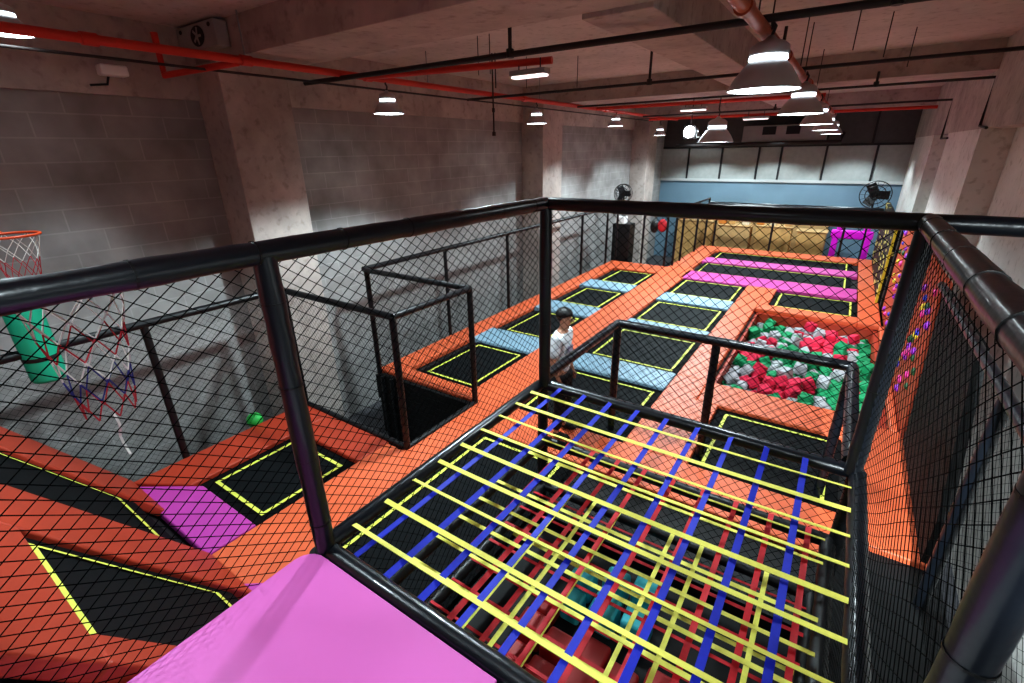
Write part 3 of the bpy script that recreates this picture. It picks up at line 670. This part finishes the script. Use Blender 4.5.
ac = thing('duct_box', 'grey duct box with two dark vents high on the far wall', 'vent', (-.5, 21, 2.3))
bx((-1.9, 20.7, 2.15), (.9, 21.45, 2.75)).build('duct_body', M['greybox'], ac, bevel=.02)
for x in (-1.2, -.4): bx((x, 20.66, 2.42), (x+.45, 20.71, 2.7)).build('vent_grille', M['dark'], ac)
tag(MB().tube([(-4.4, 20.6, 2.08), (1.4, 20.6, 2.12), (1.4, 20.9, 2.4), (1.4, 21.4, 2.4)], .07, 12).build('dark_duct_pipe', M['conduit']), 'thick dark pipe running along the far wall below the duct box', 'pipe')
fl = thing('floodlight', 'bright white floodlight far down the hall', 'light', (-2.4, 15, 2.45))
MB().ball((-2.4, 14.98, 2.45), .16, 20, 12, (1, .4, 1)).build('flood_lens', M['spotem'], fl, smooth=True)
bx((-2.6, 15.06, 2.25), (-2.2, 15.2, 2.65)).build('case', M['dark'], fl, bevel=.03)
MB().tube([(-2.4, 15.12, 2.65), (-2.4, 15.12, CEIL)], .015, 8).build('hanger', M['conduit'], fl)

# ------------------------------------------------------------------ bell pendant lamps
def pendant(x, y, z, r, top):
    t = bpy.data.objects.new('pendant_lamp', None); C.objects.link(t); t.location = (x, y, z)
    s = r/.28
    prof = [(.28*s,0),(.275*s,.012*s),(.235*s,.09*s),(.175*s,.17*s),(.135*s,.21*s)]
    MB().lathe((x,y,z), prof+[(p[0]-.006, p[1]) for p in reversed(prof)], 40).build('shade', M['shade'], t, smooth=True)
    MB().lathe((x,y,z), [(.135*s,.21*s),(.145*s,.222*s),(.14*s,.25*s)], 32).build('glowing_collar', M['glow'], t, smooth=True)['label'] = 'lit white collar above the shade'
    MB().lathe((x,y,z), [(.14*s,.25*s),(.15*s,.262*s),(.145*s,.31*s),(.11*s,.34*s),(.05*s,.36*s),(.02*s,.39*s),(.001,.39*s)], 32).build('cap', M['shade'], t, smooth=True)
    MB().disc((x,y,z+.004), .27*s, 40).build('lamp_lens', M['lens'], t)
    MB().tube([(x,y,z+.38*s),(x+.02,y,z+.45*s),(x-.01,y,z+.5*s),(x,y,top)], .012, 8).build('hook', M['conduit'], t)
    return t
def spot(x, y, z, p, ang=112, blend=.35, col=(.80, .95, 1.0), rad=.2):
    l = bpy.data.lights.new('lamp_light', 'SPOT'); l.energy = p; l.spot_size = radians(ang); l.spot_blend = blend; l.color = col; l.shadow_soft_size = rad
    o = bpy.data.objects.new('lamp_light', l); C.objects.link(o); o.location = (x, y, z-.03); return o
RP, LP = 285, 230
lgp = 'bell pendant lamps'
names = ['lit grey bell pendant lamp under the rust orange pipe, nearest and largest', 'lit grey bell pendant lamp under the rust orange pipe, second from the camera', 'lit grey bell pendant lamp under the rust orange pipe, third from the camera', 'lit grey bell pendant lamp under the rust orange pipe, fourth from the camera', 'lit grey bell pendant lamp under the rust orange pipe, farthest of the row']
for k, y in enumerate((3.75, 6.95, 10.1, 13.2, 16.4)):
    z = 2.42-.03*k
    tag(pendant(1.23, y, z, .28, CZp), names[k], 'pendant lamp', lgp); spot(1.23, y, z, RP, ang=130, blend=.5)
for x, y, pw, lab in ((1.23, -.75, .37, 'lit grey bell pendant lamp over the viewing platform'), (3.0, -1.6, .4, 'unseen lit grey bell pendant lamp added beside the platform to light the right wall')):  # the second lamp is added out of view to light the right wall
    tag(pendant(x, y, 2.42, .28, CZp if x < 2 else CEIL), lab, 'pendant lamp', lgp); spot(x, y, 2.42, RP*pw, ang=150, blend=.6)
names = ['lit grey bell pendant lamp at the left picture edge near the block wall', 'lit grey bell pendant lamp under the red main, in front of the near pillar bay', 'lit grey bell pendant lamp under the red main at the middle pillar', 'lit grey bell pendant lamp under the red main past the middle pillar', 'lit grey bell pendant lamp under the red main, farthest along the left side']
for k, (y, z) in enumerate(((.43, 2.97), (4.3, 2.53), (8.45, 2.53), (12.7, 2.6), (16.6, 2.42))):
    tag(pendant(RX+.02 if k else -4.1, y, z, .22 if k else .17, RZ if k else CEIL), names[k], 'pendant lamp', lgp); spot(RX+.02 if k else -4.1, y, z, LP*(.8 if k == 0 else 1), ang=80 if k == 0 else 95, blend=.35)
tag(pendant(-.6, 10.5, 2.1, .36, CEIL-.5), 'wide lit pendant lamp hanging lower in the middle of the hall', 'pendant lamp', lgp); spot(-.6, 10.5, 2.1, 150)
tag(pendant(-3.6, 20.2, 2.4, .26, CEIL), 'small lit pendant lamp near the far wall on the left', 'pendant lamp', lgp)
for x in (-3.0, -.6, 1.9): spot(x, 19.9, 2.4, 260, ang=120, blend=.25)

wf = thing('floodlight', 'unseen black floodlight added beside the platform to brighten the right wall', 'light', (2.8, -2.7, 2.7))  # added lamp, out of view, there only to brighten the right wall
bx((2.65, -2.9, 2.58), (2.95, -2.74, 2.83)).build('case', M['dark'], wf, bevel=.02)
MB().tube([(2.8, -2.8, 2.83), (2.8, -2.8, CEIL)], .02, 8).build('hanger', M['conduit'], wf)
l = bpy.data.lights.new('wall_fill_beam', 'SPOT'); l.energy = 5200; l.spot_size = radians(33); l.spot_blend = .6; l.color = (.84, .96, 1.0); l.shadow_soft_size = .12
o = bpy.data.objects.new('wall_fill_beam', l); C.objects.link(o); o.location = (2.8, -2.66, 2.7)
o.rotation_euler = (Vector((3.95, 5.6, -1.0))-Vector((2.8, -2.66, 2.7))).to_track_quat('-Z', 'Y').to_euler()

# ------------------------------------------------------------------ things at the far end
cb = thing('loudspeaker_cabinet', 'tall black cabinet standing at the end of the left trampoline row', 'cabinet', (-4.0, 14.4, FLOOR))
bx((-4.35, 14.2, FLOOR), (-3.75, 14.7, -.3)).build('cabinet_body', M['dark'], cb, bevel=.02)
bx((-4.25, 14.18, -.3), (-3.95, 14.5, -.08)).build('white_top_box', M['white'], cb, bevel=.02)
def fan(c, r, label, floor):
    t = thing('standing_fan', label, 'fan', (c[0], c[1], floor)); ry = Matrix.Rotation(pi/2, 3, 'X')
    g = MB()
    for q, dy in ((1, 0), (1, .12), (.66, -.03), (.33, -.05)):
        g.tube([(c[0]+r*q*cos(a), c[1]+dy, c[2]+r*q*sin(a)) for a in [2*pi*i/32 for i in range(33)]], .012, 6, cap=False)
    for k in range(16):
        a = 2*pi*k/16; g.tube([(c[0], c[1]-.06, c[2]), (c[0]+r*cos(a), c[1], c[2]+r*sin(a))], .006, 5)
    g.build('cage', M['dark'], t)
    b_ = MB()
    for k in range(3):
        rm = Matrix.Rotation(2*pi*k/3, 3, 'Y') @ Matrix.Rotation(.4, 3, 'X'); b_.box((c[0]-.02, c[1]+.04, c[2]-r*.34), (c[0]+r*.88, c[1]+.05, c[2]+r*.34), rm, (c[0], c[1]+.05, c[2]))
    b_.build('fan_blades', M['mull'], t)
    MB().ball((c[0], c[1]+.12, c[2]), r*.28, 14, 10).build('motor', M['dark'], t, smooth=True)
    MB().tube([(c[0], c[1]+.14, c[2]), (c[0], c[1]+.14, floor)], .03, 10).build('pole', M['dark'], t)
    MB().lathe((c[0], c[1]+.14, floor), [(.28,0),(.28,.03),(.05,.06)], 20).build('base', M['dark'], t)
fan((2.72, 19.0, .47), .43, 'large dark industrial fan near the far right corner', FLOOR)
fan((-4.38, 14.95, .6), .3, 'grey standing fan behind the black cabinet', FLOOR)
pf = thing('play_arch', 'bright fuchsia arched frame beyond the far end of the deck', 'play frame', (2.35, 19.9, FLOOR))
for x in (1.9, 2.86): bx((x-.1, 19.8, FLOOR), (x+.1, 20.0, -1.0)).build('leg', M['fuchsia'], pf, bevel=.04)
bx((1.74, 19.79, -1.13), (3.0, 20.01, -.82)).build('crossbar', M['fuchsia'], pf, bevel=.06)
for x in (1.98, 2.78): bx((x-.1, 19.82, -.84), (x+.1, 19.98, -.6)).build('top_knob', M['fuchsia'], pf, bevel=.05)
for k, (x0, x1, z1, m, lab) in enumerate(((-3.7, -2.3, -.75, 'wood', 'pale wooden counter at the far left of the cafe'), (-2.1, -.9, -.85, 'tan', 'tan padded bench in the cafe'), (-.7, .5, -.8, 'wood', 'pale wooden counter in the middle of the cafe'), (.7, 1.6, -.9, 'wood', 'pale wooden counter beside the fuchsia arch'))):
    t = thing('cafe_counter', lab, 'counter', ((x0+x1)/2, 20, FLOOR))
    bx((x0, 19.6, FLOOR), (x1, 20.2, z1-.05)).build('counter_body', M[m], t, bevel=.02)
    bx((x0-.05, 19.55, z1-.05), (x1+.05, 20.25, z1)).build('counter_top', M['tan'], t, bevel=.015)
for k in range(9):
    x = -3.5+.48*k+R.uniform(-.08, .08); z = (-.75, -.75, -.75, -.85, -.85, -.85, -.8, -.8, -.8)[k]; s = R.uniform(.1, .16); xx = min(max(x, -3.5), .4)
    mm = ('orangebox', 'cream', 'tan', 'orangebox', 'wood', 'cream')[k % 6]
    o = bx((xx-s, 19.7, z), (xx+s, 20.05, z+2*s)).build('storage_box', M[mm], bevel=.03)
    tag(o, 'small warm coloured box standing on the cafe counters', 'box', 'boxes on the cafe counters')
tag(bx((-3.9, 21.2, FLOOR), (1.6, 21.45, -.4)).build('cafe_shelf', M['tan'], bevel=.02), 'long tan cabinet along the far wall behind the cafe counters', 'cabinet')
rb = thing('hanging_bag', 'red and black bag hanging on the far fence', 'bag', (-2.7, 14.1, -.2))
MB().ball((-2.65, 14.1, -.25), .17, 16, 10, (.9, .5, 1.2)).build('bag_body', M['redbag'], rb, smooth=True)
MB().ball((-2.9, 14.1, -.3), .15, 16, 10, (.9, .5, 1.3)).build('bag_flap', M['dark'], rb, smooth=True)
MB().tube([(-2.65, 14.1, -.05), (-2.7, 14.05, .2), (-2.75, 13.98, .28)], .01, 6).build('bag_strap', M['dark'], rb)

# ------------------------------------------------------------------ person
def skin_mesh(name, joints, edges, m, parent=None, sub=2, root=0, extra=None):
    me = bpy.data.meshes.new(name); me.from_pydata([j[0] for j in joints], edges, []); me.update()
    o = bpy.data.objects.new(name, me); C.objects.link(o)
    s = o.modifiers.new('skin', 'SKIN'); s.use_smooth_shade = True
    for i, j in enumerate(joints):
        sv = me.skin_vertices[0].data[i]; r = j[1]; sv.radius = r if isinstance(r, tuple) else (r, r); sv.use_root = (i == root)
    su = o.modifiers.new('sub', 'SUBSURF'); su.levels = sub; su.render_levels = sub
    me.materials.append(m)
    if parent: o.parent = parent
    return o
def person(loc, rz):
    t = thing('person', 'black-haired person in white t-shirt and dark trousers standing beside the open black frame', 'person', (0,0,0))
    # facing -Y, height 1.76
    J = [((0,0,.95),(.135,.1)),((0,.005,1.1),(.125,.095)),((0,.01,1.28),(.15,.105)),((0,.015,1.42),(.11,.08)),((0,-.005,1.5),(.055,.055)),((0,-.03,1.57),(.062,.07)),((0,-.035,1.655),(.076,.092)),((0,-.02,1.73),(.05,.06))]
    E = [(0,1),(1,2),(2,3),(3,4),(4,5),(5,6),(6,7)]
    def add(p, r, frm): J.append((p, r)); E.append((frm, len(J)-1)); return len(J)-1
    for s in (-1, 1):
        h = add((s*.1, 0, .88), (.09,.09), 0); k = add((s*.115, -.03, .49), .056, h); c = add((s*.115, 0, .33), .052, k); a = add((s*.12, .03, .09), .036, c)
        f = add((s*.13, -.05, .035), (.035,.03), a); add((s*.14, -.15, .025), (.032,.02), f)
        sh = add((s*.19, .015, 1.41), .058, 3); el = add((s*.25, .04, 1.13), .04, sh); wr = add((s*.235, -.05, .9), .027, el)
        pm = add((s*.23, -.075, .83), (.034,.018), wr)
        for q in range(4):
            b0 = add((s*.228, -.085+.014*(q-1.5), .775), .0095, pm); add((s*.222, -.09+.012*(q-1.5), .735+.005*abs(q-1.5)), .0085, b0)
        tb = add((s*.215, -.115, .83), .011, pm); add((s*.205, -.128, .795), .0095, tb)
    body = skin_mesh('body', J, E, M['skin'], t)
    S = [((0,0,.88),(.155,.118)),((0,.005,1.08),(.15,.115)),((0,.01,1.28),(.172,.125)),((0,.015,1.42),(.145,.108)),((0,.005,1.475),(.078,.076))]
    Es = [(0,1),(1,2),(2,3),(3,4)]
    for s in (-1, 1):
        S.append(((s*.185, .015, 1.415), .082)); Es.append((3, len(S)-1)); S.append(((s*.245, .028, 1.17), .062)); Es.append((len(S)-2, len(S)-1))
    skin_mesh('shirt', S, Es, M['shirt'], t)
    P = [((0,0,.98),(.165,.13)),((0,0,.87),(.17,.135))]; Ep = [(0,1)]
    for s in (-1, 1):
        a = len(P); P += [((s*.1,0,.8),(.115,.115)),((s*.115,-.03,.49),.085),((s*.12,.02,.1),.068)]; Ep += [(1,a),(a,a+1),(a+1,a+2)]
    skin_mesh('trousers', P, Ep, M['pants'], t)
    for s in (-1, 1):
        MB().ball((s*.132, -.06, .04), .05, 14, 10, (.9, 2.5, .9)).build('shoe', M['shoe'], t, smooth=True)
    hm_ = MB().ball((0, -.012, 1.70), .098, 24, 16, (.95, 1.12, .95))
    hm_.v = [(x, y+(.02 if z < 1.69 and y < -.03 else 0) + (max(0, 1.70-z)*.8 if y < 0 else 0), max(z, 1.60)) for x, y, z in hm_.v]
    hm_.build('hair', M['hair'], t, smooth=True)
    for s in (-1, 1):
        MB().ball((s*.032, -.118, 1.652), .0115, 10, 8).build('eye', M['eye'], t, smooth=True)
        MB().ball((s*.08, -.03, 1.645), .026, 10, 8, (.4, .7, 1.1)).build('ear', M['skin'], t, smooth=True)
    MB().ball((0, -.13, 1.628), .016, 10, 8, (.8, 1.0, 1.5)).build('nose', M['skin'], t, smooth=True)
    MB().ball((0, -.115, 1.588), .022, 10, 8, (1.1, .5, .35)).build('mouth', M['lip'], t, smooth=True)
    # printed patch on the chest
    pm_ = MB(); vs = []
    for j in range(5):
        for i in range(7):
            a = (i/6-.5)*1.25; vs.append((.17*sin(a), .01-.139*cos(a), 1.12+.05*j))
    pm_.add(vs, [(j*7+i, j*7+i+1, (j+1)*7+i+1, (j+1)*7+i) for j in range(4) for i in range(6)])
    pm_.build('chest_print', M['print_'], t, smooth=True)
    t.location = loc; t.rotation_euler = (0, 0, rz); t.scale = (.97, .97, .97)
    return t
person((-.55, 3.72, PADZ), radians(98))

# ------------------------------------------------------------------ camera, light, look
f, cx, cy, cz = 471.744, 1.9785, -1.0285, 1.9902
yaw, pit, rol = radians(34.6434), radians(-21.943), radians(-1.0167)
F = Vector((-sin(yaw)*cos(pit), cos(yaw)*cos(pit), sin(pit))); Rv = Vector((cos(yaw), sin(yaw), 0)); U = Rv.cross(F)
R2 = Rv*cos(rol)+U*sin(rol); U2 = -Rv*sin(rol)+U*cos(rol)
cam = bpy.data.cameras.new('camera'); co = bpy.data.objects.new('camera', cam); C.objects.link(co)
m3 = Matrix((R2, U2, -F)).transposed(); co.matrix_world = Matrix.Translation((cx, cy, cz)) @ m3.to_4x4()
cam.sensor_fit = 'HORIZONTAL'; cam.sensor_width = 36; cam.lens = f*36/1024; cam.clip_start = .02; cam.clip_end = 100
sc = bpy.context.scene; sc.camera = co
w = bpy.data.worlds.new('world'); sc.world = w; w.use_nodes = True
bgn = w.node_tree.nodes['Background']; bgn.inputs[0].default_value = (.62, .5, .46, 1); bgn.inputs[1].default_value = .12
sc.cycles.diffuse_bounces = 7; sc.cycles.max_bounces = 12
sc.view_settings.view_transform = 'Standard'; sc.view_settings.exposure = -.08
try: sc.view_settings.look = 'Medium High Contrast'
except Exception: print('nolook', [i.name for i in bpy.types.ColorManagedViewSettings.bl_rna.properties['look'].enum_items])
